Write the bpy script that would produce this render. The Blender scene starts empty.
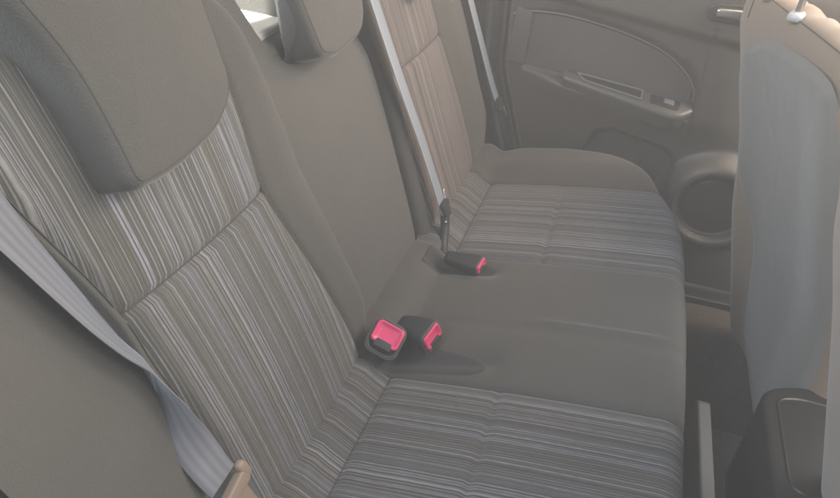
import bpy, math, random
from mathutils import Vector, Matrix
random.seed(4)
SC = bpy.context.scene
COL = SC.collection
# ------------------------------------------------------------------ camera
CAMP = Vector((0.28313, -0.88838, 0.73419))
R_ = Vector((0.94826104, 0.31309266, 0.05266871)); U_ = Vector((-0.21602357, 0.51469361, 0.82971339)); F_ = Vector((-0.23266892, 0.79816256, -0.55569929))
cam = bpy.data.cameras.new('camera'); cam.sensor_width = 36; cam.lens = 669.67 / 840 * 36
cam.clip_start = 0.02; cam.clip_end = 200
camo = bpy.data.objects.new('camera', cam); COL.objects.link(camo)
m = Matrix((R_, U_, -F_)).transposed().to_4x4(); m.translation = CAMP
camo.matrix_world = m; SC.camera = camo
# ------------------------------------------------------------------ world and light
W = bpy.data.worlds.new('World'); SC.world = W; W.use_nodes = True
nt = W.node_tree; bg = nt.nodes['Background']
sky = nt.nodes.new('ShaderNodeTexSky'); sky.sky_type = 'NISHITA'; sky.sun_disc = False
sky.sun_elevation = math.radians(48); sky.sun_rotation = math.radians(60); sky.dust_density = 3
nt.links.new(sky.outputs[0], bg.inputs[0]); bg.inputs[1].default_value = 0.055
def sun_lamp(d, e, col, ang):
    l = bpy.data.lights.new('sun', 'SUN'); l.energy = e; l.color = col; l.angle = math.radians(ang)
    o = bpy.data.objects.new('sun', l); COL.objects.link(o); o.rotation_euler = Vector(d).to_track_quat('-Z', 'Y').to_euler()
def area(name, loc, tgt, e, col, sx, sy):
    l = bpy.data.lights.new(name, 'AREA'); l.shape = 'RECTANGLE'; l.size = sx; l.size_y = sy; l.energy = e; l.color = col
    o = bpy.data.objects.new(name, l); COL.objects.link(o); o.location = loc
    o.rotation_euler = (Vector(tgt) - Vector(loc)).to_track_quat('-Z', 'Y').to_euler()
area('open_door_light', (-0.9, -1.7, 1.7), (0.1, 0, 0.1), 40, (0.82, 0.91, 1.0), 1.6, 1.2)
area('windscreen_light', (1.65, -0.1, 1.2), (-0.1, -0.1, 0.40), 44, (1.0, 0.95, 0.89), 1.9, 1.1)
area('rear_glass_light', (-1.1, 0.5, 1.0), (0.0, 0.1, 0.3), 9, (1.0, 0.95, 0.88), 0.7, 0.4)
def spot(name, loc, tgt, e, col, ang, blend):
    l = bpy.data.lights.new(name, 'SPOT'); l.energy = e; l.color = col; l.spot_size = math.radians(ang); l.spot_blend = blend; l.shadow_soft_size = 0.01
    o = bpy.data.objects.new(name, l); COL.objects.link(o); o.location = loc
    o.rotation_euler = (Vector(tgt) - Vector(loc)).to_track_quat('-Z', 'Y').to_euler()
spot('sunbeam_rear', (-0.50, 0.02, 1.7), (-0.40, 0.02, 0.47), 300, (1.0, 0.97, 0.92), 15.5, 0.1)
area('front_window_glow', (0.72, 0.66, 0.98), (0.52, 0.36, 0.50), 5.0, (1.0, 0.70, 0.46), 0.30, 0.22)
SC.view_settings.view_transform = 'Standard'; SC.view_settings.look = 'None'
SC.view_settings.exposure = 0.80; SC.view_settings.gamma = 1
GLARE_HAZE = 0.095
# ------------------------------------------------------------------ materials
def mat(name, col, rough=0.8, bump=0.0, bscale=900, sheen=0.0, var=0.06, metal=0.0, emit=None, spec=0.5, sheen_t=(1, 1, 1), coat=0.0, estr=1.0):
    M = bpy.data.materials.new(name); M.use_nodes = True; N = M.node_tree.nodes; L = M.node_tree.links
    b = N['Principled BSDF']; b.inputs['Roughness'].default_value = rough; b.inputs['Metallic'].default_value = metal
    b.inputs['Specular IOR Level'].default_value = spec
    b.inputs['Sheen Weight'].default_value = sheen; b.inputs['Sheen Roughness'].default_value = 0.4; b.inputs['Sheen Tint'].default_value = (*sheen_t, 1)
    b.inputs['Coat Weight'].default_value = coat
    tc = N.new('ShaderNodeTexCoord')
    n1 = N.new('ShaderNodeTexNoise'); n1.inputs['Scale'].default_value = 9; n1.inputs['Detail'].default_value = 5
    n2 = N.new('ShaderNodeTexNoise'); n2.inputs['Scale'].default_value = bscale; n2.inputs['Detail'].default_value = 2
    L.new(tc.outputs['Object'], n1.inputs['Vector']); L.new(tc.outputs['Object'], n2.inputs['Vector'])
    mx = N.new('ShaderNodeMix'); mx.data_type = 'RGBA'; mx.inputs[6].default_value = (*[c * (1 - 2 * var) for c in col], 1); mx.inputs[7].default_value = (*[c * (1 + 2 * var) for c in col], 1)
    ad = N.new('ShaderNodeMath'); ad.operation = 'MULTIPLY_ADD'; ad.inputs[1].default_value = 0.5; 
    L.new(n2.outputs['Fac'], ad.inputs[0]); sc = N.new('ShaderNodeMath'); sc.operation = 'MULTIPLY'; sc.inputs[1].default_value = 0.5
    L.new(n1.outputs['Fac'], sc.inputs[0]); L.new(sc.outputs[0], ad.inputs[2]); L.new(ad.outputs[0], mx.inputs[0])
    L.new(mx.outputs[2], b.inputs['Base Color'])
    if bump:
        bp = N.new('ShaderNodeBump'); bp.inputs['Strength'].default_value = bump; bp.inputs['Distance'].default_value = 0.001
        L.new(n2.outputs['Fac'], bp.inputs['Height']); L.new(bp.outputs[0], b.inputs['Normal'])
        if sheen > 0.1:
            n3 = N.new('ShaderNodeTexNoise'); n3.inputs['Scale'].default_value = 15; n3.inputs['Detail'].default_value = 3; n3.inputs['Distortion'].default_value = 0.6
            L.new(tc.outputs['Object'], n3.inputs['Vector']); b3 = N.new('ShaderNodeBump'); b3.inputs['Strength'].default_value = 0.28; b3.inputs['Distance'].default_value = 0.006
            L.new(n3.outputs['Fac'], b3.inputs['Height']); L.new(b3.outputs[0], bp.inputs['Normal'])
    if emit:
        b.inputs['Emission Color'].default_value = (*emit, 1); b.inputs['Emission Strength'].default_value = estr
    return M
def stripe_mat(name, ground, light, warm):
    """irregular woven stripes: they run along UV.y and vary with UV.x (metres)"""
    M = bpy.data.materials.new(name); M.use_nodes = True; N = M.node_tree.nodes; L = M.node_tree.links
    b = N['Principled BSDF']; b.inputs['Roughness'].default_value = 0.85; b.inputs['Sheen Weight'].default_value = 0.25; b.inputs['Sheen Roughness'].default_value = 0.4
    b.inputs['Specular IOR Level'].default_value = 0.2
    uv = N.new('ShaderNodeUVMap'); uv.uv_map = 'UVMap'
    sx = N.new('ShaderNodeSeparateXYZ'); L.new(uv.outputs[0], sx.inputs[0])
    wob = N.new('ShaderNodeTexNoise'); wob.inputs['Scale'].default_value = 14; wob.inputs['Detail'].default_value = 2; L.new(uv.outputs[0], wob.inputs['Vector'])
    def mth(op, a, b2, c=None):
        n = N.new('ShaderNodeMath'); n.operation = op
        for i, v in enumerate((a, b2, c)):
            if v is None: continue
            if isinstance(v, (int, float)): n.inputs[i].default_value = v
            else: L.new(v, n.inputs[i])
        return n.outputs[0]
    x = mth('MULTIPLY_ADD', wob.outputs['Fac'], 0.0022, sx.outputs[0])
    def n1d(scale, det, rough=0.6, off=0.0):
        n = N.new('ShaderNodeTexNoise'); n.noise_dimensions = '1D'; n.inputs['Scale'].default_value = 1.0; n.inputs['Detail'].default_value = det; n.inputs['Roughness'].default_value = rough
        L.new(mth('MULTIPLY_ADD', x, scale, off), n.inputs['W']); return n.outputs['Fac']
    a = n1d(240, 1.0, 0.5, 3.3); c = n1d(95, 2.0, 0.5, 17.1); d = n1d(24, 2, 0.5, 40.0)
    def thin(src, w0, w1):
        q = N.new('ShaderNodeMapRange'); q.inputs[1].default_value = w0; q.inputs[2].default_value = w1; q.inputs[3].default_value = 1; q.inputs[4].default_value = 0
        L.new(mth('ABSOLUTE', mth('SUBTRACT', src, 0.5), 0), q.inputs[0]); return q.outputs[0]
    a2 = n1d(430, 1.0, 0.5, 71.0)
    l1 = mth('MULTIPLY', thin(a, 0.018, 0.050), mth('MULTIPLY_ADD', c, 1.5, 0.1)); l2 = mth('MULTIPLY', thin(a2, 0.02, 0.055), mth('MULTIPLY_ADD', c, -0.9, 0.75))
    class r: outputs = [mth('MAXIMUM', l1, l2)]
    # short dashes along the yarn so the lines are not perfectly even
    dash = N.new('ShaderNodeTexNoise'); dash.inputs['Scale'].default_value = 1; dash.inputs['Detail'].default_value = 2
    cv = N.new('ShaderNodeCombineXYZ'); L.new(mth('MULTIPLY', x, 420), cv.inputs[0]); L.new(mth('MULTIPLY', sx.outputs[1], 60), cv.inputs[1]); L.new(cv.outputs[0], dash.inputs['Vector'])
    f = mth('MULTIPLY', r.outputs[0], mth('MULTIPLY_ADD', dash.outputs['Fac'], 1.1, 0.35))
    f = mth('MINIMUM', f, 1.0)
    mxl = N.new('ShaderNodeMix'); mxl.data_type = 'RGBA'; mxl.inputs[6].default_value = (*light, 1); mxl.inputs[7].default_value = (*warm, 1)
    rr = N.new('ShaderNodeMapRange'); rr.inputs[1].default_value = 0.42; rr.inputs[2].default_value = 0.6; L.new(d, rr.inputs[0]); L.new(rr.outputs[0], mxl.inputs[0])
    mx = N.new('ShaderNodeMix'); mx.data_type = 'RGBA'; mx.inputs[6].default_value = (*ground, 1); L.new(mxl.outputs[2], mx.inputs[7]); L.new(f, mx.inputs[0])
    big = N.new('ShaderNodeTexNoise'); big.inputs['Scale'].default_value = 11; big.inputs['Detail'].default_value = 4; tc = N.new('ShaderNodeTexCoord'); L.new(tc.outputs['Object'], big.inputs['Vector'])
    hs = N.new('ShaderNodeHueSaturation'); L.new(mx.outputs[2], hs.inputs['Color']); L.new(mth('MULTIPLY_ADD', big.outputs['Fac'], 0.3, 0.85), hs.inputs['Value'])
    L.new(hs.outputs[0], b.inputs['Base Color'])
    fine = N.new('ShaderNodeTexNoise'); fine.inputs['Scale'].default_value = 1300; L.new(tc.outputs['Object'], fine.inputs['Vector'])
    bp = N.new('ShaderNodeBump'); bp.inputs['Strength'].default_value = 0.5; bp.inputs['Distance'].default_value = 0.0012
    L.new(mth('MULTIPLY_ADD', fine.outputs['Fac'], 0.6, f), bp.inputs['Height']); L.new(bp.outputs[0], b.inputs['Normal'])
    return M
FAB = mat('plain_fabric', (0.088, 0.084, 0.075), 0.9, 0.8, 480, 0.30, 0.09, spec=0.2)
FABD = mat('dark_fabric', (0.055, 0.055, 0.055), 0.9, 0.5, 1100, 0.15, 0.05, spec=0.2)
STR = stripe_mat('striped_fabric', (0.078, 0.076, 0.062), (0.255, 0.26, 0.30), (0.23, 0.225, 0.225))
STRW = stripe_mat('striped_fabric_warm_lit', (0.098, 0.085, 0.072), (0.27, 0.25, 0.26), (0.27, 0.22, 0.21))  # same stripes for the far backrest, warm sunlight tint put into the colours
STRC = stripe_mat('striped_fabric_seat', (0.066, 0.064, 0.056), (0.26, 0.262, 0.285), (0.24, 0.23, 0.23))
FABF = mat('front_seat_fabric', (0.25, 0.195, 0.145), 0.9, 0.5, 1100, 0.3, 0.05, spec=0.2)
PANEL = mat('back_panel_fabric', (0.20, 0.192, 0.18), 0.92, 0.5, 1100, 0.3, 0.05, spec=0.15)
DOOR = mat('door_plastic', (0.070, 0.062, 0.052), 0.36, 0.5, 700, 0.0, 0.05)
DOORI = mat('door_inlay_fabric', (0.092, 0.080, 0.068), 0.85, 0.5, 1000, 0.2, 0.05)
DARK = mat('black_plastic', (0.024, 0.023, 0.021), 0.36, 0.3, 700, 0, 0.05)
DOORG = mat('door_smooth_plastic', (0.095, 0.088, 0.078), 0.30, 0.15, 600, 0, 0.04)
RUB = mat('rubber', (0.06, 0.065, 0.07), 0.35, 0.1, 500, 0, 0.05)
CARPET = mat('carpet', (0.095, 0.082, 0.070), 1.0, 1.0, 420, 0.2, 0.25, spec=0.1)
CARPL = mat('worn_carpet', (0.20, 0.18, 0.16), 1.0, 1.0, 300, 0.3, 0.42, spec=0.1)
BUCK = mat('buckle_plastic', (0.035, 0.037, 0.037), 0.5, 0.15, 800, 0, 0.05)
RED = mat('release_button_red', (0.80, 0.06, 0.18), 0.38, 0.0, 500, 0, 0.02)
TONG = mat('tongue_plastic', (0.27, 0.20, 0.15), 0.5, 0.15, 500, 0, 0.05)
METAL = mat('brushed_metal', (0.62, 0.60, 0.57), 0.28, 0.1, 500, 0, 0.03, metal=1.0)
CHAL = mat('guide_plastic', (0.42, 0.42, 0.42), 0.35, 0.1, 500, 0, 0.03)
TRIM = mat('grey_trim', (0.17, 0.165, 0.155), 0.5, 0.3, 700, 0, 0.05)
KICK = mat('kick_strip_plastic', (0.24, 0.235, 0.225), 0.4, 0.3, 700, 0, 0.05)
CREAM = mat('shelf_trim', (0.62, 0.58, 0.50), 0.9, 0.4, 700, 0, 0.05)
SEAM = mat('seam_thread', (0.07, 0.065, 0.058), 0.9, 0.0, 700, 0, 0.05)
TAG = mat('tag_cloth', (0.55, 0.60, 0.64), 0.8, 0.2, 900, 0, 0.05)
def web_mat(name, col, edge):
    M = mat(name, col, 0.45, 0.0, 900, 0.6, 0.03, sheen_t=(0.8, 0.9, 1.0)); N = M.node_tree.nodes; L = M.node_tree.links
    b = N['Principled BSDF']; uv = N.new('ShaderNodeUVMap'); uv.uv_map = 'UVMap'
    w = N.new('ShaderNodeTexWave'); w.inputs['Scale'].default_value = 1.35; w.bands_direction = 'X'; w.wave_profile = 'SIN'
    L.new(uv.outputs[0], w.inputs['Vector'])
    w2 = N.new('ShaderNodeTexWave'); w2.inputs['Scale'].default_value = 420; w2.bands_direction = 'Y'; L.new(uv.outputs[0], w2.inputs['Vector'])
    mx = N.new('ShaderNodeMix'); mx.data_type = 'RGBA'; mx.inputs[6].default_value = (*edge, 1); mx.inputs[7].default_value = (*col, 1)
    L.new(w.outputs['Fac'], mx.inputs[0]); L.new(mx.outputs[2], b.inputs['Base Color'])
    bp = N.new('ShaderNodeBump'); bp.inputs['Strength'].default_value = 0.3; bp.inputs['Distance'].default_value = 0.0006
    L.new(w2.outputs['Fac'], bp.inputs['Height']); L.new(bp.outputs[0], b.inputs['Normal'])
    return M
WEB = web_mat('belt_webbing', (0.30, 0.33, 0.36), (0.20, 0.225, 0.25))
WEBN = web_mat('belt_webbing_shaded', (0.20, 0.205, 0.225), (0.15, 0.15, 0.165))  # darker copy for the near belt, shade of its lower run in the colour
# ------------------------------------------------------------------ builders
def mesh(name, vs, fs, m, parent=None, uvs=None, smooth=True):
    me = bpy.data.meshes.new(name); me.from_pydata([tuple(v) for v in vs], [], fs); me.materials.append(m) if m else None
    if uvs:
        ul = me.uv_layers.new(name='UVMap')
        for lp in me.loops: ul.data[lp.index].uv = uvs[lp.vertex_index]
    if smooth: me.polygons.foreach_set('use_smooth', [True] * len(me.polygons))
    me.update()
    o = bpy.data.objects.new(name, me); COL.objects.link(o)
    if parent:
        o.parent = parent; o.matrix_parent_inverse = Matrix.Identity(4)
        off = parent_world(parent); 
        me.transform(Matrix.Translation(-off))
    return o
def parent_world(p):
    v = Vector((0, 0, 0))
    while p: v += Vector(p.location); p = p.parent
    return v
def thing(name, loc, label, cat, group=None):
    o = bpy.data.objects.new(name, None); COL.objects.link(o); o.location = loc; o.empty_display_size = 0.05
    return tag(o, label, cat, group)
def tag(o, label, cat, group=None, kind=None):
    if label: o['label'] = label
    if cat: o['category'] = cat
    if group: o['group'] = group
    if kind: o['kind'] = kind
    return o
def lin(a, b, n): return [a + (b - a) * i / (n - 1) for i in range(n)]
def grid(name, F, us, vs, m, parent=None, uvf=None, flip=False):
    V = []; UV = []
    for v in vs:
        for u in us:
            V.append(F(u, v)); UV.append(uvf(u, v) if uvf else (u, v))
    nu = len(us); Fc = []
    for j in range(len(vs) - 1):
        for i in range(nu - 1):
            q = (j * nu + i, j * nu + i + 1, (j + 1) * nu + i + 1, (j + 1) * nu + i)
            Fc.append(q[::-1] if flip else q)
    return mesh(name, V, Fc, m, parent, UV)
def interp(tab, x):
    """monotone smooth interpolation of a table"""
    if x <= tab[0][0]: return tab[0][1]
    if x >= tab[-1][0]: return tab[-1][1]
    for i in range(len(tab) - 1):
        x0, y0 = tab[i]; x1, y1 = tab[i + 1]
        if x0 <= x <= x1:
            def sl(k):
                if k <= 0 or k >= len(tab) - 1:
                    k2 = min(max(k, 0), len(tab) - 2); return (tab[k2 + 1][1] - tab[k2][1]) / (tab[k2 + 1][0] - tab[k2][0])
                return (tab[k + 1][1] - tab[k - 1][1]) / (tab[k + 1][0] - tab[k - 1][0])
            h = x1 - x0; t = (x - x0) / h; m0 = sl(i) * h; m1 = sl(i + 1) * h
            return (2 * t**3 - 3 * t**2 + 1) * y0 + (t**3 - 2 * t**2 + t) * m0 + (-2 * t**3 + 3 * t**2) * y1 + (t**3 - t**2) * m1
def gs(d, w): return math.exp(-(d / w) ** 2)
def sm(x, a, b):
    t = min(1, max(0, (x - a) / (b - a))); return t * t * (3 - 2 * t)
def frame_of(t, up=(0, 0, 1)):
    t = Vector(t).normalized(); n = Vector(up) - t * t.dot(Vector(up))
    if n.length < 1e-4: n = Vector((1, 0, 0)) - t * t.x
    n.normalize(); return t, n, t.cross(n)
def catmull(P, n=8):
    P = [Vector(p) for p in P]; out = []
    for i in range(len(P) - 1):
        p0 = P[max(i - 1, 0)]; p1 = P[i]; p2 = P[i + 1]; p3 = P[min(i + 2, len(P) - 1)]
        for k in range(n):
            t = k / n
            out.append(0.5 * ((2 * p1) + (p2 - p0) * t + (2 * p0 - 5 * p1 + 4 * p2 - p3) * t**2 + (3 * p1 - p0 - 3 * p2 + p3) * t**3))
    out.append(P[-1]); return out
def tube(name, P, r, m, parent=None, n=8, smooth_path=True, seg=10):
    Q = catmull(P, n) if smooth_path and len(P) > 2 else [Vector(p) for p in P]
    V = []; F = []; up = Vector((0.13, 0.2, 1))
    for i, q in enumerate(Q):
        t = (Q[min(i + 1, len(Q) - 1)] - Q[max(i - 1, 0)]); t, a, b = frame_of(t, up); up = a
        rr = r(i / (len(Q) - 1)) if callable(r) else r
        for k in range(seg):
            an = 2 * math.pi * k / seg; V.append(q + a * math.cos(an) * rr + b * math.sin(an) * rr)
    for i in range(len(Q) - 1):
        for k in range(seg): F.append((i * seg + k, i * seg + (k + 1) % seg, (i + 1) * seg + (k + 1) % seg, (i + 1) * seg + k))
    F.append(tuple(range(seg))[::-1]); F.append(tuple((len(Q) - 1) * seg + k for k in range(seg)))
    return mesh(name, V, F, m, parent)
def ribbon(name, pts, wdirs, width, th, m, parent=None, n=10):
    """flat strap of a little thickness: pts along, wdirs the width direction at each point"""
    Q = catmull(pts, n); D = catmull(wdirs, n); Wd = catmull([Vector((w, 0, 0)) for w in width], n) if isinstance(width, (list, tuple)) else None
    V = []; F = []; UV = []; L = 0
    K = [(-1, -0.15), (-0.94, -1), (-0.4, -1), (0, -1), (0.4, -1), (0.94, -1), (1, -0.15), (1, 0.15), (0.94, 1), (0.4, 1), (0, 1), (-0.4, 1), (-0.94, 1), (-1, 0.15)]
    for i, q in enumerate(Q):
        t = (Q[min(i + 1, len(Q) - 1)] - Q[max(i - 1, 0)]).normalized(); d = D[i] - t * t.dot(D[i]); d.normalize(); nn = t.cross(d)
        w = Wd[i].x if Wd else width
        if i: L += (q - Q[i - 1]).length
        for a, b in K: V.append(q + d * a * w / 2 + nn * b * th / 2); UV.append((a * 0.5 + 0.5, L))
    k = len(K)
    for i in range(len(Q) - 1):
        for j in range(k): F.append((i * k + j, i * k + (j + 1) % k, (i + 1) * k + (j + 1) % k, (i + 1) * k + j))
    F.append(tuple(range(k))[::-1]); F.append(tuple((len(Q) - 1) * k + j for j in range(k)))
    return mesh(name, V, F, m, parent, UV)
def rounded_outline(pts, r, seg=6):
    """2D polygon with rounded corners; r may be a list"""
    out = []; n = len(pts)
    for i in range(n):
        p = Vector(pts[i]); a = Vector(pts[i - 1]) - p; b = Vector(pts[(i + 1) % n]) - p
        rr = r[i] if isinstance(r, (list, tuple)) else r
        la, lb = a.length, b.length; a.normalize(); b.normalize()
        rr = min(rr, la * 0.48, lb * 0.48)
        if rr < 1e-5: out.append(p); continue
        s = p + a * rr; e = p + b * rr
        for k in range(seg + 1):
            t = k / seg; out.append((1 - t) ** 2 * s + 2 * t * (1 - t) * p + t * t * e)
    return out
def inset(poly, d):
    """shrink an outline towards its inside by d"""
    n = len(poly); A = sum(poly[i].x * poly[(i + 1) % n].y - poly[(i + 1) % n].x * poly[i].y for i in range(n)); sg = 1 if A > 0 else -1
    out = []
    for i in range(n):
        t = poly[(i + 1) % n] - poly[i - 1]
        if t.length < 1e-9: out.append(poly[i].copy()); continue
        t.normalize(); out.append(poly[i] + Vector((-t.y, t.x)) * sg * d)
    return out
def slab(name, outline, O, ex, ey, ez, h, m, parent=None, bev=0.003, back=0.0, steps=3, dome=0.0):
    """outline (2D, in ex/ey) raised along ez to h with a rounded rim; closed solid from height back to h"""
    O = Vector(O); ex = Vector(ex).normalized(); ey = Vector(ey).normalized(); ez = Vector(ez).normalized()
    P = [Vector(p) for p in outline]; n = len(P); rings = [(P, back)]
    for k in range(steps + 1):
        a = math.pi / 2 * k / steps; rings.append((inset(P, bev * (1 - math.cos(a))), h - bev + bev * math.sin(a)))
    V = []; F = []
    for ring, z in rings:
        for p in ring: V.append(O + ex * p.x + ey * p.y + ez * z)
    for j in range(len(rings) - 1):
        for i in range(n): F.append((j * n + i, j * n + (i + 1) % n, (j + 1) * n + (i + 1) % n, (j + 1) * n + i))
    F.append(tuple(range(n))[::-1]); 
    c = sum(rings[-1][0], Vector((0, 0))) / n; V.append(O + ex * c.x + ey * c.y + ez * (h + dome)); b0 = (len(rings) - 1) * n
    for i in range(n): F.append((b0 + i, b0 + (i + 1) % n, len(V) - 1))
    o = mesh(name, V, F, m, parent)
    o.data.set_sharp_from_angle(angle=math.radians(50))
    return o
def ringplate(name, outer, inner, O, ex, ey, ez, h, m, parent=None, back=0.0, lip=0.002):
    """frame between two outlines with the same number of points"""
    O = Vector(O); ex = Vector(ex).normalized(); ey = Vector(ey).normalized(); ez = Vector(ez).normalized(); n = len(outer)
    rings = [(outer, back), (outer, h - lip), (inset(outer, lip), h), (inset(inner, -lip), h), (inner, h - lip), (inner, back)]
    V = []; F = []
    for ring, z in rings:
        for p in ring: V.append(O + ex * p.x + ey * p.y + ez * z)
    k = len(rings)
    for j in range(k):
        for i in range(n): F.append((j * n + i, j * n + (i + 1) % n, ((j + 1) % k) * n + (i + 1) % n, ((j + 1) % k) * n + i))
    o = mesh(name, V, F, m, parent); o.data.set_sharp_from_angle(angle=math.radians(50)); return o
def superbox(name, c, ex, ey, ez, hx, hy, hz, m, parent=None, e=4.0, n=14, warp=None):
    """pillowy rounded block"""
    c = Vector(c); ex = Vector(ex).normalized(); ey = Vector(ey).normalized(); ez = Vector(ez).normalized()
    V = []; F = []; idx = {}
    def add(p):
        k = tuple(round(q, 5) for q in p)
        if k not in idx:
            l = (abs(p[0]) ** e + abs(p[1]) ** e + abs(p[2]) ** e) ** (1 / e); q = [x / l for x in p]
            if warp: q = warp(q)
            idx[k] = len(V); V.append(c + ex * q[0] * hx + ey * q[1] * hy + ez * q[2] * hz)
        return idx[k]
    L = [math.sin(math.pi / 2 * x) for x in lin(-1, 1, n)]
    for ax in range(3):
        for s in (-1, 1):
            for i in range(n - 1):
                for j in range(n - 1):
                    def pt(a, b):
                        p = [0, 0, 0]; p[ax] = s; p[(ax + 1) % 3] = a; p[(ax + 2) % 3] = b; return p
                    q = [add(pt(L[i], L[j])), add(pt(L[i + 1], L[j])), add(pt(L[i + 1], L[j + 1])), add(pt(L[i], L[j + 1]))]
                    F.append(tuple(q if s > 0 else q[::-1]))
    return mesh(name, V, F, m, parent)
# ------------------------------------------------------------------ seat frames
TH = math.radians(18.78); ST, CT = math.sin(TH), math.cos(TH)
def B(Y, s, n=0.0): return Vector((-s * ST + n * CT, Y, s * CT + n * ST))
UPB = Vector((-ST, 0, CT)); NB = Vector((CT, 0, ST)); EY = Vector((0, 1, 0)); EX = Vector((1, 0, 0)); EZ = Vector((0, 0, 1))
# ------------------------------------------------------------------ the setting: floor, body side, shelf
def carpet_z(x, y):
    t = gs(y - 0.02, 0.15); return -0.31 + 0.075 * t + 0.004 * math.sin(x * 23) * math.cos(y * 19)
o = grid('floor', lambda u, v: Vector((u, v, carpet_z(u, v) + (0.16 * sm(u, 0.42, 0.30)))), lin(-0.7, 1.9, 70), lin(-0.75, 0.75, 50), CARPET); tag(o, None, None, kind='structure')
# ------------------------------------------------------------------ rear seat cushion
YN, YA, YB, YC, YF = -0.49, -0.19, 0.155, 0.478, 0.665
XF = [(-0.70, 0.25), (-0.66, 0.40), (-0.55, 0.455), (-0.3, 0.462), (-0.1, 0.466), (0.15, 0.466), (0.30, 0.462), (0.40, 0.447), (0.48, 0.424), (0.54, 0.397), (0.60, 0.352), (0.635, 0.305), (0.655, 0.25), (0.665, 0.19)]
def xf(Y): return interp(XF, Y)
OUT = [Vector((xf(y), y)) for y in lin(-0.70, 0.665, 90)] + [Vector((x, 0.665)) for x in lin(0.18, -0.02, 12)]
def dist_out(x, y):
    d = 9
    for i in range(len(OUT) - 1):
        a = OUT[i]; b = OUT[i + 1]; ab = b - a; t = max(0, min(1, (Vector((x, y)) - a).dot(ab) / max(ab.length_squared, 1e-9)))
        d = min(d, (Vector((x, y)) - a - ab * t).length)
    return d
BUCKLE_DIPS = [((0.035, -0.155), (0.175, -0.135), 0.022, 0.012), ((0.02, 0.105), (0.13, 0.105), 0.018, 0.010)]
def cush_z(X, Y):
    z = 0.16 * X * (1 if X > 0 else 0)
    d = dist_out(X, Y); R = 0.036
    if d < R: z -= R - math.sqrt(max(0, R * R - (R - d) ** 2))
    z += 0.010 * math.sin(math.pi * min(1, max(0, X / 0.46))) * 0.6
    # far bolster rises a little, then falls at its rim
    z += 0.020 * sm(Y, YC, YC + 0.09) * sm(X, -0.02, 0.1) + 0.010 * sm(-Y, 0.49, 0.6)
    # padding between the seams
    for a, b in ((YB, YC), (YN, YA)):
        if a < Y < b: z += 0.005 * math.sin(math.pi * (Y - a) / (b - a)) ** 0.6
    if YA < Y < YB:
        z += 0.007 * math.sin(math.pi * (Y - YA) / (YB - YA)) ** 0.6
        z += 0.006 * math.exp(-((Y + 0.035 + 0.02 * (X - 0.3)) / 0.007) ** 2) * sm(X, 0.18, 0.3) * (1 - sm(X, 0.40, 0.46))
        z -= 0.0015 * math.exp(-((Y + 0.055) / 0.012) ** 2)
    for s in (YN, YA, YB, YC): z -= 0.0045 * gs(Y - s, 0.0055)
    for a, b in ((YB, YC), (YN, YA)):
        k = sm(Y, a, a + 0.004) * (1 - sm(Y, b - 0.004, b)); z -= 0.0045 * gs(X - 0.212, 0.006) * k; z -= 0.006 * gs(X - 0.048, 0.006) * k
    # rear lip turning up against the backrests
    z += 0.030 * sm(-X, -0.046, 0.0)
    for (x0, y0), (x1, y1), w, dep in BUCKLE_DIPS:
        a = Vector((x0, y0)); ab = Vector((x1, y1)) - a; t = max(0, min(1, (Vector((X, Y)) - a).dot(ab) / ab.length_squared)); dd = (Vector((X, Y)) - a - ab * t).length
        z -= dep * gs(dd, w) 
    return z
def cushF(u, v):
    # u: 0..1 along X with skirt beyond 1, v: Y
    Y = v; e = xf(Y)
    if u <= 1:
        X = -0.03 + (e + 0.03) * u; return Vector((X, Y, cush_z(X, Y)))
    k = u - 1; return Vector((e + 0.003 * math.sin(min(k, 0.3) * 10) - 0.10 * k * k, Y, cush_z(e, Y) - 0.15 * k))
US = [0, .03, .06, .09, .11, .13, .145, .155, .165, .175, .19] + lin(0.21, 0.455, 12) + [.465, .475, .482, .488, .494, .5, .508, .517] + lin(0.53, 0.90, 18) + [.915, .93, .945, .955, .965, .975, .985, .991, .996, 1.0, 1.06, 1.14, 1.3, 1.6, 2.0]
def vsp(a, b, n):
    L = lin(a, b, n); ex = [a + 0.002, a + 0.004, a + 0.007, a + 0.011, b - 0.002, b - 0.004, b - 0.007, b - 0.011]
    return sorted(set(L + ex))
cu = thing('rear_seat_cushion', (0.2, 0, 0), 'long grey rear bench cushion with two striped seating areas and a plain middle', 'seat cushion')
uvx = lambda u, v: (v, u * 0.49)
for nm, a, b, mm, n in (('bolster', -0.70, YN, FAB, 16), ('striped_panel', YN, YA, STRC, 26), ('middle_panel', YA, YB, FAB, 62), ('striped_panel', YB, YC, STRC, 26)):
    grid(nm, cushF, US, vsp(a, b, n), mm, cu, uvx)
vb = sorted(set(vsp(YC, YF, 26) + [0.64, 0.65, 0.655, 0.66]))
def cushEnd(u, v):
    if v <= YF: return cushF(u, v)
    k = (v - YF); p = cushF(min(u, 1), YF); q = cushF(u, YF); return Vector((q.x, q.y + 0.002, q.z - k))
grid('bolster', cushEnd, US, vb + [YF + 0.01, YF + 0.05, YF + 0.12], FAB, cu, uvx)
# sewn seams
def seam_on(name, pts, parent, r=0.0009): return tube(name, pts, r, SEAM, parent, n=2, seg=5)
for s in (YN, YA, YB, YC): seam_on('seam', [cushF(u, s) + EZ * 0.0008 for u in lin(0.1, 1.1, 40)], cu)
for a, b in ((YB, YC), (YN, YA)):
    seam_on('seam', [Vector((0.048, y, cush_z(0.048, y) + 0.0008)) for y in lin(a, b, 20)], cu)
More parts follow.
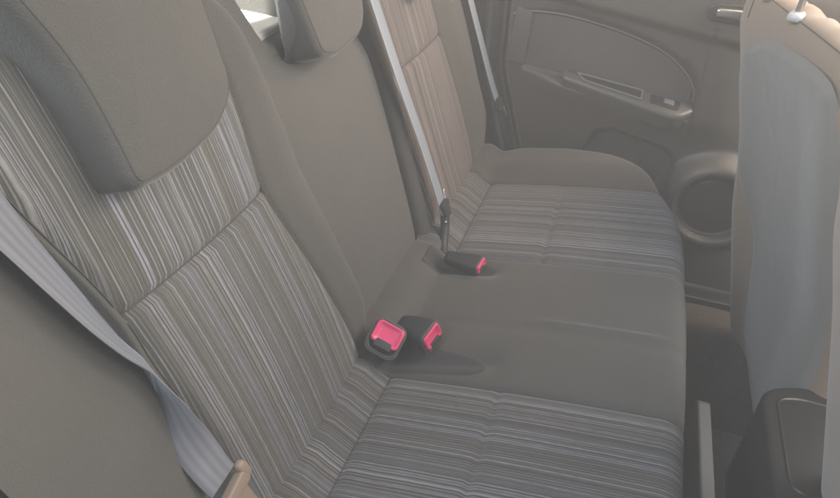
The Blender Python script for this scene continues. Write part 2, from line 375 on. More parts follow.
# patches in the two buckle recesses, their shade put in as dark fabric
def pocket_shade(x0, x1, yc, w0, w1):
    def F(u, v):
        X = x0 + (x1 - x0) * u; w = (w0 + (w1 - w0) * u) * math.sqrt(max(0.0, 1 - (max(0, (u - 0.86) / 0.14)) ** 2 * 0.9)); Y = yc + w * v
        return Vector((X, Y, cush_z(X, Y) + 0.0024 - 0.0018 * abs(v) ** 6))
    grid('buckle_pocket_shade', F, lin(0, 1, 26), lin(-1, 1, 14), FABD, cu)
pocket_shade(-0.01, 0.180, -0.150, 0.040, 0.020)
pocket_shade(0.005, 0.138, 0.112, 0.028, 0.012)
# ------------------------------------------------------------------ rear backrests
def col(tabL, tabR): return (lambda s: interp(tabL, s), lambda s: interp(tabR, s))
SEAMH = 0.34
def svals(top, base=0.0):
    L = lin(base, top - 0.06, 34) + [top - 0.05, top - 0.04, top - 0.03, top - 0.022, top - 0.014, top - 0.008, top - 0.003, top, top + 0.01, top + 0.03, top + 0.06]
    L += [SEAMH - 0.008, SEAMH - 0.004, SEAMH, SEAMH + 0.004, SEAMH + 0.008, base + 0.006, base + 0.012, base + 0.02]
    return sorted(set(L))
def build_back(o, cols, H, top, outerL=None, outerR=None, dip=None):
    """cols: list of (name, left(s), right(s), material); H(Y,s) front height; top: where the front turns over"""
    def P(Y, s, extra=0.0):
        if dip: s2 = s - dip(Y) * sm(s, top - .16, top)
        else: s2 = s
        if s <= top:
            d = top - s; R = 0.03; drop = R - math.sqrt(max(0, R * R - (R - d) ** 2)) if d < R else 0
            return B(Y, s2, H(Y, s) - drop + extra)
        return B(Y, s2 - (s - top) * 1.05, H(Y, top) - 0.03 - (s - top) * 1.6)
    for nm, l, r, mm, n, band in cols:
        F = lambda u, s, l=l, r=r: P(l(min(s, top)) + (r(min(s, top)) - l(min(s, top))) * u, s)
        us = sorted(set(lin(0, 1, n) + [0.015, 0.03, 0.06, 0.94, 0.97, 0.985]))
        S = svals(top)
        uvf = lambda u, s, l=l, r=r: (l(s) * (1 - u) + r(s) * u + 0.05 * s, s)
        if band: 
            grid(nm, F, us, [s for s in S if s <= SEAMH], mm, o, uvf); 
            uvg = lambda u, s, l=l, r=r: (l(s) * (1 - u) + r(s) * u + 0.05 * s + 3.37, s)
            grid(nm, F, us, [s for s in S if s >= SEAMH], mm, o, uvg)
        else: grid(nm, F, us, S, mm, o, uvf)
    return P
# near section
nAL = [(0, -.475), (.056, -.478), (.12, -.482), (.20, -.495), (.274, -.505), (.339, -.508), (.49, -.552), (.62, -.575)]
nOL = [(a, b - .007) for a, b in nAL]
nAR = [(0, -.175), (.077, -.185), (.2, -.213), (.34, -.246), (.46, -.240), (.56, -.245), (.62, -.25)]
nOR = [(0, -.152), (.02, -.140), (.05, -.133), (.1, -.131), (.18, -.143), (.3, -.160), (.42, -.172), (.52, -.185), (.56, -.205), (.59, -.235)]
def side_drop(Y, e, R, sgn):
    d = (e - Y) * sgn
    if d < 0: d = 0
    return R - math.sqrt(max(0, R * R - (R - d) ** 2)) if d < R else 0
def Hn(Y, s):
    l, r, e = interp(nAL, s), interp(nAR, s), interp(nOR, s)
    h = 0.012 * sm(Y, r, r + 0.05) * sm(s, 0.02, 0.12)
    if l < Y < r: h += 0.010 * math.sin(math.pi * (Y - l) / (r - l)) ** 0.7
    h += 0.006 * math.sin(math.pi * min(1, s / SEAMH)) if s < SEAMH else 0.006 * math.sin(math.pi * min(1, (s - SEAMH) / 0.3))
    h -= 0.005 * (gs(Y - l, 0.005) + gs(Y - r, 0.005))
    if l <= Y <= r: h -= 0.006 * gs(s - SEAMH, 0.006)
    h -= side_drop(Y, e, 0.018, 1) + side_drop(Y, interp(nOL, s), 0.009, -1)
    h -= 0.02 * (1 - sm(s, 0, 0.03)) 
    return h
G = 'sections of the rear seatback'
bn = thing('rear_seatback_section', B(-0.35, 0, -0.03), 'nearest rear seatback section with striped centre and large tilted headrest', 'seatback', G)
f_ = lambda T: (lambda s: interp(T, s))
Pn = build_back(bn, [('side_gusset', f_(nOL), f_(nAL), FAB, 5, False), ('striped_panel', f_(nAL), f_(nAR), STR, 26, True), ('bolster', f_(nAR), f_(nOR), FAB, 12, False)], Hn, 0.605)
# side walls of the padding
def wall(o, T, H, top, sgn, mm, dep=0.09):
    grid('side_panel', lambda u, s: B(interp(T, s) - sgn * u * 0.004, s, H(interp(T, s), s) - dep * u - (0.03 if s >= top else 0)), lin(0, 1, 5), lin(0, top, 30), mm, o, flip=(sgn < 0))
wall(bn, nOR, Hn, 0.56, 1, FAB); wall(bn, nOL, Hn, 0.56, -1, FAB)
def bseam(o, T, H, a, b): tube('seam', [B(interp(T, s), s, H(interp(T, s), s) + 0.0008) for s in lin(a, b, 40)], 0.0009, SEAM, o, n=2, seg=5)
bseam(bn, nAR, Hn, 0.02, 0.54); bseam(bn, nAL, Hn, 0.02, 0.54)
tube('seam', [B(y, SEAMH, Hn(y, SEAMH) + 0.0006) for y in lin(interp(nAL, SEAMH), interp(nAR, SEAMH), 30)], 0.001, SEAM, bn, n=2, seg=5)
# middle section
mL = [(0, -.155), (.61, -.235)]
mR = [(0, .155), (.1, .172), (.3, .190), (.45, .185), (.55, .165)]
def Hm(Y, s):
    h = -0.017 + 0.012 * math.sin(math.pi * min(1, max(0, (Y + 0.18) / 0.35))) * sm(s, 0.02, 0.15)
    h -= side_drop(Y, interp(mL, s), 0.03, -1) * 1.0 + side_drop(Y, interp(mR, s), 0.018, 1)
    h -= 0.02 * (1 - sm(s, 0, 0.04)) + 0.022 * sm(s, .38, .48); return h
bm_ = thing('rear_seatback_section', B(0.0, 0, -0.03), 'plain grey middle rear seatback section between the two striped ones, with small headrest', 'seatback', G)
build_back(bm_, [('backrest_cover', f_(mL), f_(mR), FAB, 40, False)], Hm, 0.60, dip=lambda Y: 0.108 * sm(Y, -.135, -.080) * (1 - sm(Y, -.01, .05)))
wall(bm_, mL, Hm, 0.53, -1, FAB); wall(bm_, mR, Hm, 0.53, 1, FAB)
# far section
fL = [(0, .160), (.1, .177), (.3, .195), (.45, .190), (.56, .17)]
fAL = [(0, .20), (.34, .225), (.45, .232), (.6, .235)]
fAR = [(0, .520), (.1, .532), (.2, .530), (.34, .508), (.45, .505), (.6, .50)]
fOR = [(0, .66), (.03, .672), (.1, .668), (.2, .665), (.3, .668), (.40, .66), (.5, .62), (.6, .58)]
def Hf(Y, s):
    l, r = interp(fAL, s), interp(fAR, s); h = 0.0
    if l < Y < r: h += 0.008 * math.sin(math.pi * (Y - l) / (r - l)) ** 0.7
    h += 0.022 * sm(Y, r, r + 0.06) * sm(s, 0.02, 0.12)
    h -= 0.005 * (gs(Y - l, 0.005) + gs(Y - r, 0.005))
    if l <= Y <= r: h -= 0.005 * gs(s - SEAMH, 0.006)
    h -= side_drop(Y, interp(fOR, s), 0.04, 1) + side_drop(Y, interp(fL, s), 0.018, -1)
    h -= 0.02 * (1 - sm(s, 0, 0.04)); return h
bf = thing('rear_seatback_section', B(0.4, 0, -0.03), 'farthest rear seatback section beside the closed door, striped with a plain outer bolster', 'seatback', G)
build_back(bf, [('inner_bolster', f_(fL), f_(fAL), FAB, 6, False), ('striped_panel', f_(fAL), f_(fAR), STRW, 26, True), ('bolster', f_(fAR), f_(fOR), FAB, 14, False)], Hf, 0.572)
wall(bf, fOR, Hf, 0.56, 1, FAB); wall(bf, fL, Hf, 0.56, -1, FAB)
bseam(bf, fAR, Hf, 0.02, 0.54)
tube('seam', [B(y, SEAMH, Hf(y, SEAMH) + 0.0006) for y in lin(interp(fAL, SEAMH), interp(fAR, SEAMH), 30)], 0.001, SEAM, bf, n=2, seg=5)
# headrests: a rounded pad, flat in front, tapering to its lower edge
def headrest(o, outline, radii, nb, nf, bev, dome, lean=0.0, nbt=None):
    if nbt is None: nbt = nb
    O = B(0, 0, 0); P = rounded_outline(outline, radii, 10)
    # resample densely
    Q = []
    for i in range(len(P)):
        a, b = P[i], P[(i + 1) % len(P)]; k = max(1, int((b - a).length / 0.012))
        for j in range(k): Q.append(a + (b - a) * j / k)
    n = len(Q); c = sum(Q, Vector((0, 0))) / n; V = []; F = []; rings = []
    rings += [(1, nb, 0), (1, nb + (nf - nb) * 0.33, 0), (1, nb + (nf - nb) * 0.66, 0)]
    for k in range(6): a = math.pi / 2 * k / 5; rings.append((1, nf - bev + bev * math.sin(a), bev * (1 - math.cos(a))))
    for q in (0.9, 0.78, 0.6, 0.4, 0.2): rings.append((q, nf, bev))
    for sc, h, ins in rings:
        R = inset(Q, ins) if ins else Q
        for p in R:
            r = c + (p - c) * sc; h_ = h if h >= nf - bev - 1e-6 else h + (nbt - nb) * sm(r.y, .445, .50) * (nf - bev - h) / (nf - bev - nb)
            V.append(B(r.x, r.y, h_ + lean * (r.y - 0.5) * (1 if h > nb + 0.001 else 0) + dome * (1 - sc * sc)))
    for j in range(len(rings) - 1):
        for i in range(n): F.append((j * n + i, j * n + (i + 1) % n, (j + 1) * n + (i + 1) % n, (j + 1) * n + i))
    V.append(B(c.x, c.y, rings[-1][1] + lean * (c.y - 0.5) + dome)); b0 = (len(rings) - 1) * n
    for i in range(n): F.append((b0 + i, b0 + (i + 1) % n, len(V) - 1))
    F.append(tuple(range(n))[::-1])
    hp = mesh('headrest', V, F, FAB, o)
    for q in (-.055, .055):
        tube('headrest_post', [B(c.x + q, .47, -.035), B(c.x + q, .60, .02)], .005, METAL, o)
    R = inset(Q, bev * 0.55); off = parent_world(o)
    pts = [B(p.x, p.y, nf - bev * 0.12 + lean * (p.y - 0.5)) for p in R]; pts.append(pts[0])
    sp = tube('seam', pts, 0.0008, SEAM, None, n=1, smooth_path=False, seg=5); sp.parent = hp; sp.data.transform(Matrix.Translation(-off))
    return hp
headrest(bn, [(-.56, .75), (-.512, .625), (-.488, .560), (-.484, .50), (-.484, .447), (-.425, .442), (-.345, .452), (-.300, .480), (-.290, .60), (-.295, .75)], [.04, .08, .06, .05, .018, .04, .05, .045, .1, .04], -0.01, 0.060, 0.015, 0.010)
headrest(bm_, [(-.085, .70), (-.085, .56), (-.070, .452), (-.03, .438), (.075, .446), (.108, .48), (.115, .60), (.11, .70)], [.04, .1, .014, .03, .035, .03, .1, .04], -0.03, 0.038, 0.012, 0.007, nbt=0.016)
headrest(bf, [(.30, .72), (.30, .56), (.325, .452), (.36, .438), (.45, .445), (.475, .48), (.485, .60), (.485, .72)], [.04, .1, .02, .03, .035, .03, .1, .04], -0.02, 0.036, 0.006, 0.006)
# ------------------------------------------------------------------ near side bolster by the wheel arch
def sideF(u, v):
    # u 0..1 from the seat outwards, v along the seatback height
    Y0 = interp([(0, -.53), (.152, -.534), (.22, -.527), (.279, -.522), (.37, -.535), (.456, -.560), (.62, -.60)], v); w = 0.16
    h = interp([(0, .004), (.05, .009), (.15, 0.013), (.6, 0.018), (1, 0.02)], u)
    return B(Y0 - w * u, v, h + 0.01 * sm(0.25 - v, 0, 0.25))
o = thing('side_bolster', B(-0.6, 0, 0), 'plain grey padded side bolster left of the nearest striped seatback', 'bolster')
grid('bolster_cover', sideF, lin(0, 1, 18), lin(-0.12, 0.62, 40), FAB, o, flip=True)
grid('bolster_back', lambda u, v: sideF(u, v) - NB * 0.08, lin(0, 1, 4), lin(-0.12, 0.62, 6), FABD, o)
# ------------------------------------------------------------------ seat belts
GB = 'rear seat belts'
b1 = thing('seat_belt', B(-0.56, 0.3, 0.04), 'near seat belt with wide pale blue webbing twisted down to a beige tongue', 'seat belt', GB)
wp = [B(-.592, .54, .03), B(-.577, .477, .02), B(-.558, .391, .020), B(-.541, .333, .018), B(-.526, .290, .018), B(-.526, .252, .020), B(-.530, .206, .022), B(-.528, .165, .026), B(-.524, .140, .028)]
vw = (B(-.53, .3, .02) - CAMP).normalized(); pw = EY * .8 + UPB * .25
wd = [pw * math.cos(math.radians(a)) + vw * math.sin(math.radians(a)) for a in (48, 56, 68, 78, 88, 118, 145, 165, 172)]
ribbon('webbing', wp, wd, [.066, .064, .058, .052, .046, .042, .040, .040, .040], .0022, WEBN, b1)
# ------------------------------------------------------------------ guide points are refined below
def tongue(o, C, ex, ey, ez, w, m):
    """belt tongue: slotted plastic bar with rounded ends and a blade"""
    C = Vector(C); bar = [Vector((x, y)) for x, y in ((-w / 2, -.009), (w / 2, -.009), (w / 2, .009), (-w / 2, .009))]
    slab('tongue_bar', rounded_outline(bar, .007), C, ex, ey, ez, .006, m, o, .0025, -.004)
    for s in (-1, 1):
        superbox('tongue_ear', C + Vector(ex) * s * w * 0.5 + Vector(ey) * 0.005, ex, ey, ez, .0065, .0125, .0065, m, o, e=3, n=8)
    bl = [(-w * .30, -.055), (w * .30, -.055), (w * .36, -.006), (-w * .36, -.006)]
    slab('tongue_plate', rounded_outline([Vector(p) for p in bl], .006), C, ex, ey, ez, .002, m, o, .001, -.002)
tongue(b1, B(-.528, .118, .030), Vector((.0, .85, .28)).normalized(), (UPB * 0.98 - EY * .25).normalized(), (NB).normalized(), .062, TONG)
b2 = thing('seat_belt', B(0.2, 0.3, 0.03), 'pale blue middle seat belt webbing running down over the far striped seatback', 'seat belt', GB)
ribbon('webbing', [B(.175, .60, .02), B(.180, .50, .020), B(.196, .35, .020), B(.212, .22, .022), B(.214, .12, .026), B(.205, .062, .032)], [Vector((0, 1, 0))] * 6, .034, .0018, WEB, b2)
tube('stalk', [B(.205, .062, .032), B(.195, .035, .028), B(.175, .012, .025), B(.150, .0, .03)], .009, BUCK, b2)
slab('tongue', rounded_outline([Vector(p) for p in ((-.017, -.012), (.012, -.020), (.016, .014), (-.017, .014))], .004), B(.208, .072, .034), EY, UPB, NB, .006, BUCK, b2, .002, -.003)
tube('tongue_blade', [B(.236, .10, .028), B(.222, .06, .030), B(.190, .048, .034)], .0030, METAL, b2)
superbox('belt_stop', B(.25, .052, .014), EY, UPB, NB, .004, .005, .003, METAL, b2, n=6)
b3 = thing('seat_belt', B(0.6, 0.3, 0.03), 'narrow grey seat belt hanging on the outer bolster beside the far door', 'seat belt', GB)
ribbon('webbing', [B(0.623, .60, .045), B(0.636, .42, .042), B(0.658, .28, .040), B(0.673, .17, .040), B(0.680, .125, .042)], [Vector((.2, 1, 0))] * 5, .026, .0018, WEB, b3)
slab('tongue', rounded_outline([Vector(p) for p in ((-.012, -.016), (.012, -.016), (.014, .014), (-.014, .014))], .004), B(0.680, .115, .045), EY, UPB, NB, .006, BUCK, b3, .002, -.003)
tube('tongue_blade', [B(0.680, .105, .054), B(0.685, .085, .054), B(0.690, .072, .05)], .0032, METAL, b3)
# ------------------------------------------------------------------ buckles
def buckle(loc, ax, face_up, w, t, l, label):
    """ax: direction the button end points; body runs backwards from it. face_up: wide-face normal"""
    C = Vector(loc); ax = Vector(ax).normalized(); fu = Vector(face_up); fu = (fu - ax * fu.dot(ax)).normalized(); sx = ax.cross(fu)
    o = thing('belt_buckle', C - ax * l, label, 'belt buckle', 'red release belt buckles')
    out = rounded_outline([Vector(p) for p in ((-w / 2, -t / 2), (w / 2, -t / 2), (w / 2, t / 2), (-w / 2, t / 2))], min(w, t) * 0.30, 5)
    n = len(out); V = []; F = []; ring = [(-l, .62), (-l * .9, .72), (-l * .6, .86), (-l * .25, .97), (-.006, 1.0), (-.002, .98), (0, .93), (0, .80), (-.004, .78)]
    for z, s in ring:
        for p in out: V.append(C + sx * p.x * s + fu * p.y * s + ax * z)
    for j in range(len(ring) - 1):
        for i in range(n): F.append((j * n + i, j * n + (i + 1) % n, (j + 1) * n + (i + 1) % n, (j + 1) * n + i))
    F.append(tuple(range(n))[::-1]); F.append(tuple((len(ring) - 1) * n + i for i in range(n)))
    mesh('buckle_body', V, F, BUCK, o)
    # release button: dished red face with a dark slot for the tongue
    bt = rounded_outline([Vector(p) for p in ((-w * .42, -t * .20), (w * .42, -t * .20), (w * .42, t * .41), (-w * .42, t * .41))], t * .14, 6)
    V = []; F = []; n = len(bt)
    for s, z in ((1, -.004), (1, .0022), (.95, .0034), (.84, .0034), (.74, .0008), (.5, .0002)):
        for p in bt: V.append(C + sx * p.x * s + fu * ((p.y - t * .12) * s + t * .12) + ax * z)
    for j in range(5):
        for i in range(n): F.append((j * n + i, j * n + (i + 1) % n, (j + 1) * n + (i + 1) % n, (j + 1) * n + i))
    F.append(tuple(5 * n + i for i in range(n)))
    mesh('release_button', V, F, RED, o)
    sl = rounded_outline([Vector(p) for p in ((-w * .27, -t * .30), (w * .27, -t * .30), (w * .23, -t * .08), (-w * .23, -t * .08))], t * .05, 4)
    slab('tongue_slot', sl, C, sx, fu, ax, .0042, BUCK, o, .0006, -.002)
    tube('rim_highlight', [C + sx * p.x * .97 + fu * p.y * .97 - ax * .001 for p in out + out[:1]], .0005, TRIM, o, n=1, smooth_path=False, seg=6)  # pale tube drawn as the highlight along the housing edge
    return o, C, ax, fu, sx
k1 = buckle((0.030, -0.172, 0.062), (0.30, -0.55, 0.70), (0.2, 0.8, 0.6), .054, .056, .075, 'belt buckle with its red button facing up, lying over the other by the nearest seatback')
k2 = buckle((0.092, -0.131, 0.050), (0.88, -0.32, 0.16), (-.15, -.3, .9), .046, .044, .062, 'tilted buckle with thin red edge, lying right of the upward facing one')
k3 = buckle((0.112, 0.098, 0.040), (0.93, -0.20, 0.10), (-.1, -.2, .9), .036, .024, .07, 'belt buckle with red edge in the far shade-darkened pocket below the middle belt')
# ------------------------------------------------------------------ far door
YD = 0.70
def door_y(X, Z):
    """inner surface of the door: smaller Y is nearer to us"""
    y = YD
    belt = 0.385 - 0.12 * (X - 0.11)
    y -= 0.022 * sm(Z, belt - 0.012, belt + 0.012)              # upper roll
    y += 0.03 * sm(Z, belt + 0.10, belt + 0.25)
    # swept inlay recess
    e = inlay_d(X, Z); y += 0.010 * sm(e, -0.006, 0.006)
    # shelf that sweeps under the armrest
    a = arm_line(X); y -= 0.020 * gs(min(0, Z - a + 0.02) , 0.06) * (1 - sm(e, -0.02, 0.0)) * sm(X, 0.05, 0.2) * (1 - sm(X, 0.50, 0.60))
    # speaker pod
    r = math.hypot(X - SPX, (Z - SPZ) * 1.0); y -= 0.040 * (1 - sm(r, 0.096, 0.145))
    y += 0.026 * (1 - sm(r, 0.080, 0.089))
    # lower bottle pocket recess
    y += 0.025 * sm(pocket_d(X, Z), -0.004, 0.004)
    return y
SPX, SPZ = 0.555, -0.045
ARC = [Vector(p) for p in ((0.010, .335), (.035, .345), (.12, .348), (.21, .337), (.29, .320), (.36, .295), (.41, .262), (.440, .225), (.447, .195))]
def arm_line(X): return 0.236 - 0.115 * (X - 0.05)
def arc_z(X): return interp([(p.x, p.y) for p in ARC], X)
def inlay_d(X, Z):
    """signed distance (approx.), positive inside the inlay"""
    if X > 0.447: return -(X - 0.447) - 0.012
    return min(arc_z(X) - Z if X < 0.40 else (arc_z(X) - Z) * 0.6, Z - (arm_line(X) - 0.02), X - (0.035 + (0.33 - Z) * 0.12))
PK = [Vector(p) for p in ((0.245, 0.085), (0.285, 0.098), (0.415, 0.070), (0.440, 0.045), (0.440, -0.10), (0.20, -0.10), (0.225, 0.03))]
def pocket_d(X, Z):
    p = Vector((X, Z)); inside = False; d = 9; n = len(PK)
    for i in range(n):
        a, b = PK[i], PK[(i + 1) % n]
        if (a.y > Z) != (b.y > Z) and X < (b.x - a.x) * (Z - a.y) / (b.y - a.y) + a.x: inside = not inside
        ab = b - a; t = max(0, min(1, (p - a).dot(ab) / ab.length_squared)); d = min(d, (p - a - ab * t).length)
    return d if inside else -d
dr = thing('car_door', (0.4, 0.72, -0.3), 'closed far rear door with armrest, window switch and round speaker', 'car door')
rear_edge = lambda z: 0.008 + 0.02 * (0.38 - z) if z > 0.2 else 0.0116 + 0.33 * (0.2 - z) ** 1.0
def doorF(u, v):
    x0 = rear_edge(v) if v > -0.30 else rear_edge(-0.30)
    X = x0 + (1.15 - x0) * u
    return Vector((X, door_y(X, v), v))
grid('door_panel', doorF, [x ** 1.15 for x in lin(0, 1, 210)], lin(-0.285, 0.66, 180), DOOR, dr)
grid('door_edge', lambda u, v: Vector((rear_edge(max(v, -.3)) + 0.0, door_y(rear_edge(max(v, -.3)), v) + 0.06 * u, v)), lin(0, 1, 4), lin(-0.285, 0.66, 60), DOORG, dr, flip=True)
# inlay fabric
def inF(u, v):
    X = 0.050 + (0.437 - 0.050) * u; z0 = arm_line(X) - 0.012; z1 = arc_z(X) - 0.006; z1 = max(z1, z0 + 0.001)
    Z = z0 + (z1 - z0) * v; return Vector((X, door_y(X, Z) - 0.0030, Z))
grid('inlay_panel', inF, lin(0, 1, 50), lin(0, 1, 20), DOORI, dr)
tube('inlay_trim', [Vector((p.x, door_y(p.x, p.y) - 0.002, p.y)) for p in ARC], 0.0022, TRIM, dr, n=8, seg=8)
# armrest with pull cup and switch pack (top surface slopes towards us)
def AZ(p, up): return Vector((p[0], 0, p[1]))
ar = None
AX = Vector((1, 0, -0.115)).normalized(); AD = Vector((0.0, -1, -0.60)).normalized(); AN = AX.cross(AD) * 1
if AN.z < 0: AN = -AN
def arm_out(): return rounded_outline([Vector(p) for p in ((0.0, 0.0), (0.305, 0.0), (0.315, .020), (0.275, .062), (0.0, .032))], [.004, .02, .03, .03, .012], 8)
A0 = Vector((0.145, 0.704, 0.2265))
ar = slab('armrest', arm_out(), A0, AX, AD, AN, .004, DOORG, dr, .010, -.040)
cupo = rounded_outline([Vector(p) for p in ((.030, .006), (.190, .006), (.190, .036), (.050, .026))], .006, 5)
cupi = inset(cupo, .004)
off = parent_world(ar)
def sub(o, par):
    o.parent = par; o.data.transform(Matrix.Translation(-parent_world(par))); return o
sub(slab('pull_cup', cupo, A0, AX, AD, AN, .0055, DARK, None, .0008, .003), ar)
sub(ringplate('cup_rim', cupo, cupi, A0, AX, AD, AN, .0085, TRIM, None, .003, .0012), ar)
sw = rounded_outline([Vector(p) for p in ((.208, .010), (.278, .010), (.272, .038), (.208, .035))], .004, 5)
sub(slab('switch_panel', sw, A0, AX, AD, AN, .0058, DARK, None, .001, .003), ar)
sk = rounded_outline([Vector(p) for p in ((.238, .015), (.262, .015), (.262, .030), (.238, .028))], .003, 5)
sub(slab('window_switch', sk, A0, AX, AD, AN, .0095, TRIM, None, .0015, .004), ar)
# speaker grille
circ = lambda r, n=48: [Vector((math.cos(2 * math.pi * k / n) * r, math.sin(2 * math.pi * k / n) * r)) for k in range(n)]
so = Vector((SPX, door_y(SPX, SPZ), SPZ))
sg = slab('speaker_grille', circ(.071), so, EX, EZ, -EY, .006, DARK, dr, .004, -.006, dome=.004)
ringplate('speaker_ring', circ(.088), circ(.076), so, EX, EZ, -EY, .006, DOOR, dr, -.004, .002)
# inner release handle near the front of the door
hs = slab('handle_bezel', rounded_outline([Vector(p) for p in ((-.045, -.018), (.06, -.022), (.06, .022), (-.045, .016))], .014, 6), (0.465, door_y(.465, .405) - .001, .405), EX, EZ, -EY, .006, DARK, dr, .003, -.006)
sub(slab('door_handle', rounded_outline([Vector(p) for p in ((-.030, -.008), (.055, -.010), (.055, .012), (-.030, .010))], .007, 5), (0.465, door_y(.465, .405) - .007, .405), EX, EZ, -EY, .010, METAL, None, .004, 0.0), hs)
# dark sill line at the foot of the door
sl = thing('door_sill', (0.5, 0.66, -0.3), 'dark plastic door sill along the foot of the far door', 'sill')
slab('sill_cover', rounded_outline([Vector(p) for p in ((-.3, -.03), (.9, -.03), (.9, .03), (-.3, .03))], .006), (0.3, 0.672, -0.305), EX, EY, EZ, .016, DARK, sl, .005, -.01)
# ------------------------------------------------------------------ body opening behind the door
bp_ = thing('pillar_trim', (-0.05, 0.72, 0.0), 'grey body pillar trim with rubber seal between far seatback and door', 'pillar trim')
def pilF(u, v):
    x0 = -0.60; x1 = (rear_edge(max(v, -.3)) - 0.012); X = x0 + (x1 - x0) * u
    return Vector((X, 0.725 + 0.015 * gs(u - 0.97, 0.03) - 0.010 * gs(X - (x1 - 0.055), 0.012), v))
grid('trim_panel', pilF, sorted(set(lin(0, .8, 8) + lin(0.8, 1, 40))), lin(-0.29, 0.42, 40), DOOR, bp_)
grid('upper_trim', lambda u, v: pilF(u, v), lin(0, 1, 14), lin(0.42, 0.9, 6), DOOR, bp_) if False else None
tube('rubber_seal', [Vector((rear_edge(z) - 0.058, 0.708, z)) for z in lin(0.62, -0.25, 16)], 0.0085, RUB, bp_, n=4)
tube('rubber_seal', [Vector((rear_edge(z) - 0.022, 0.722, z)) for z in lin(0.62, -0.25, 16)], 0.005, DOORG, bp_, n=4)
sub_ = slab('corner_cap', rounded_outline([Vector(p) for p in ((0.0, 0.0), (.045, -.004), (.050, .12), (.012, .13))], .006), (0.005, door_y(.03, .25) - .001, .225), EX, EZ, -EY, .003, DOORG, dr, .002, -.004)
# ------------------------------------------------------------------ parcel shelf and quarter window behind the seats
ps = thing('parcel_shelf', (-0.45, 0, 0.42), 'sunlit cream parcel shelf behind the rear headrests', 'shelf')
slab('shelf_board', rounded_outline([Vector(p) for p in ((-0.75, -.70), (-.20, -.70), (-.20, .70), (-.75, .70))], .02), (0, 0, 0.44), EX, EY, EZ, .02, CREAM, ps, .006, 0)
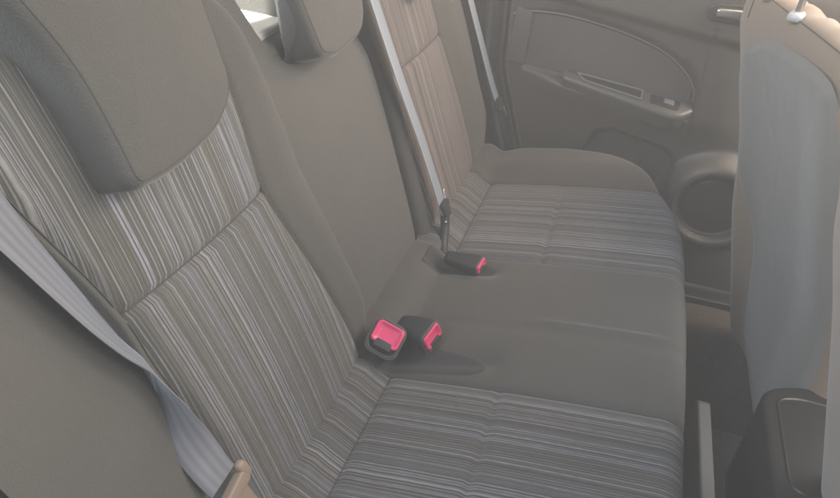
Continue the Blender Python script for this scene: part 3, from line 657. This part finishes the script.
# ------------------------------------------------------------------ front seats
def front_seat(dx, dy, mir, label, edge_tab):
    """seatback seen from behind: fabric shell, vinyl back panel, headrest posts. local y 0 (outboard) .. 0.46 (inboard)"""
    t = thing('front_seat', (0.62 + dx, dy, -0.30), label, 'front seat', 'front seats')
    WID = 0.52 if mir > 0 else 0.46
    def Yw(y): return dy + mir * (0.575 - y - 0.35)
    def rear(y, z):
        x = (0.468 if mir > 0 else 0.488) + (0.40 - z) * 0.31 + (0.10 * (y / WID) * sm(z, -.3, .1) if mir > 0 else 0)
        e = min(y, WID - y); R = 0.045
        x += (R - math.sqrt(max(0, R * R - (R - e) ** 2))) if e < R else 0
        x += 0.008 * sm(e, .055, .17) * (1 - sm(z, .36, .44))
        if mir > 0: x -= 0.022 * gs(y - .05, .045) * sm(.22 - z, 0, .2)
        return x + dx
    # profile running up the rear, over the top and down the front: (extra x, z)
    top = [(0.0, -0.28), (0.0, -0.2), (0, -.1), (0, 0), (0, .1), (0, .2), (0, .3), (0, .37), (.0, .412), (.003, .428), (.010, .440), (.022, .447), (.036, .449), (.049, .443), (.058, .428), (.064, .40), (.075, .34), (.11, .2), (.12, 0), (.14, -.1)]
    PT = catmull([Vector((a, 0, b)) for a, b in top], 4); NP = len(PT)
    def prof(k, y):
        p = PT[k]; z = p.z; e = min(y, WID - y)
        zt = z + 0.048 * sm(z, .25, .44)  - (0.04 * (1 - sm(WID - y, 0, .07)) * sm(z, .3, .44))
        zc = min(zt, .42)
        xx = rear(y, zc) + p.x
        # the quilted hollow behind the panel
        return Vector((xx, Yw(y) + (0.034 * gs(zt - .34, .055) * sm(y, WID - .1, WID) if mir < 0 else 0), zt))
    ys = [0, .003, .008, .015, .025, .035] + lin(.045, WID - .045, 26) + [WID - .035, WID - .025, WID - .015, WID - .008, WID - .003, WID]
    V = []; F = []; UV = []
    for y in ys:
        for k in range(NP):
            p = prof(k, y)
            e = min(y, WID - y)
            if PT[k].z > .42 or PT[k].x > .003:
                p.z += 0.0025 * math.sin(y * 90) * gs(PT[k].x - .04, .02) * 0.7
                for py in (.275, .415): p.z -= 0.004 * gs(math.hypot((y - py) * 1.0, PT[k].x - .035), .02)
            V.append(p)
    for j in range(len(ys) - 1):
        for i in range(NP - 1): F.append((j * NP + i, (j + 1) * NP + i, (j + 1) * NP + i + 1, j * NP + i + 1)[::(1 if mir > 0 else -1)])
    F.append(tuple(range(NP))[::(-1 if mir < 0 else 1)]); F.append(tuple((len(ys) - 1) * NP + i for i in range(NP))[::(1 if mir < 0 else -1)])
    mesh('seatback_shell', V, F, FABF, t)
    # vinyl panel, inset from the rim, proud by 3 mm and slightly hollow
    def pf(u, v):
        z = -0.235 + (0.405 + 0.235) * v; a = .035 + .095 * sm(.66 - v, 0, .3); b = WID - (.014 if mir > 0 else .18)
        rc = 0.10; d = (1 - v) * .64
        if d < rc: ins = rc - math.sqrt(rc * rc - (rc - d) ** 2); a += ins * .75; b -= ins * .3
        y = a + (b - a) * u; ztop = z + interp([(0, -.02), (.105, -.008), (.18, .022), (.275, .040), (.435, .052), (.52, .04)], y) * sm(v, .5, 1)
        e = min(u, 1 - u, (1 - v) * 1.2, v * 1.5)
        return Vector((rear(y, ztop) - 0.006 + 0.008 * (1 - sm(e, 0, .035)), Yw(y), ztop))
    us = sorted(set(lin(0, 1, 24) + [.008, .018, .03, .97, .982, .992])); vs = sorted(set(lin(0, 1, 36) + [.99, .98, .97, .96, .01, .02]))
    grid('back_panel', pf, us, vs, PANEL, t, flip=(mir < 0))
    # seams of the shell
    tube('seam', [prof(int(9 * 4 + 2), y) + Vector((-.001, 0, .0012)) for y in lin(.075, WID - .02, 30)], .0011, SEAM, t, n=2, seg=5)
    tube('seam', [prof(k, .078) + Vector((-.0008, 0, .0008)) for k in range(30, 56)], .0011, SEAM, t, n=2, seg=5)
    # headrest posts
    for py in (.275, .415) if mir > 0 else (.16, .30):
        y_ = .575 - py if False else None
    for Y in ((.315, .455) if mir > 0 else (dy - .05, dy - .19)):
        y = (0.575 - 0.35) - (Y - dy) * mir
        c = prof(9 * 4 + 2, max(.02, min(WID - .02, y))); c = Vector((c.x, Y, c.z))
        pg = superbox('post_guide', c + Vector((0.0, 0, .003)), Vector((.35, .9, 0)), Vector((-.9, .35, 0)), EZ, .020, .0125, .0075, CHAL, t, e=3.5, n=10)
        tube('headrest_post', [c + Vector((0, 0, .004)), c + Vector((.002, 0, .08)), c + Vector((.006, 0, .17))], .0052, METAL, t, seg=14)
    hc = prof(12 * 4, .2)
    superbox('headrest', Vector((hc.x + .02, .37 if mir > 0 else dy - .12, hc.z + .24)), EX, EY, EZ, .045, .12, .09, FABF, t, e=3)
    # seat base and hinge cover
    superbox('seat_base', (0.93 + dx, dy - 0.0, -.16), EX, EY, EZ, .24, .22, .075, FABF, t, e=5)
    superbox('hinge_cover', (0.80 + dx, dy, -.25), EX, EY, EZ, .10, .215, .055, DARK, t, e=6)
    return t
front_seat(0.0, 0.35, 1, 'far front seat with blue grey back panel and a metal headrest post in view', None)
front_seat(0.046, -0.335, -1, 'near front seat, only its inner rear edge in view at the right', None)
lb = slab('care_tag', rounded_outline([Vector(p) for p in ((-.012, -.03), (.012, -.03), (.012, .03), (-.012, .03))], .002), (0.607, 0.26, 0.475), (0.95, 0.3, 0), (-0.1, 0, 1), (-.3, -.95, .0), .001, TAG, None, .0004, 0); tag(lb, 'small pale blue cloth tag hanging on the front side of the far front seat', 'tag')
# ------------------------------------------------------------------ centre console end
cc = thing('centre_console', (0.75, -0.05, -0.3), 'black plastic centre console end standing between the front seats', 'centre console')
CO = rounded_outline([Vector(p) for p in ((.602, -.26), (.98, -.26), (.98, .075), (.665, .078), (.606, .045))], [.03, .02, .02, .04, .035], 8)
CZ = -.035
slab('console_body', CO, (0, 0, 0), EX, EY, EZ, CZ, DARK, cc, .010, -.27)
ci = rounded_outline([Vector(p) for p in ((.625, -.16), (.74, -.16), (.74, .040), (.665, .045), (.626, .030))], [.03, .02, .02, .03, .03], 8)
ringplate('console_lip', ci, inset(ci, .006), (0, 0, CZ - .002), EX, EY, EZ, .0045, DARK, cc, -.004, .0025)
# ------------------------------------------------------------------ kick trim in front of the cushion
kt = tag(slab('kick_trim', rounded_outline([Vector(p) for p in ((-.64, -.300), (.068, -.300), (.072, -.13), (.055, -.098), (-.64, -.090))], [.002, .002, .05, .025, .01], 6), (0.537, 0, 0), EY, EZ, -EX, .013, KICK, None, .005, -.008), 'upright grey plastic kick strip standing on the floor in front of the cushion', 'trim strip')
# lighter worn carpet mat on the floor tunnel
mt = tag(grid('floor_mat', lambda u, v: Vector((u, v, carpet_z(u, v) + 0.005)), lin(0.50, 1.0, 50), lin(-0.6, 0.19, 60), CARPL), 'worn light carpet mat over the floor tunnel beside the console', 'floor mat')

# ------------------------------------------------------------------ added air volume standing in for veiling lens glare
hb = [(x, y, z) for z in (-1.4, 2.6) for y in (-3, 2.2) for x in (-3.2, 3.4)]
hz = mesh('glare_haze', hb, [(0, 2, 3, 1), (4, 5, 7, 6), (0, 1, 5, 4), (2, 6, 7, 3), (0, 4, 6, 2), (1, 3, 7, 5)], None, None, smooth=False)
HM = bpy.data.materials.new('glare_haze_air'); HM.use_nodes = True; N = HM.node_tree.nodes; N.remove(N['Principled BSDF'])
pv = N.new('ShaderNodeVolumePrincipled'); pv.inputs['Color'].default_value = (0.95, 0.93, 0.90, 1); pv.inputs['Density'].default_value = GLARE_HAZE
HM.node_tree.links.new(pv.outputs[0], N['Material Output'].inputs['Volume'])
hz.data.materials.clear(); hz.data.materials.append(HM); tag(hz, None, None, kind='stuff')
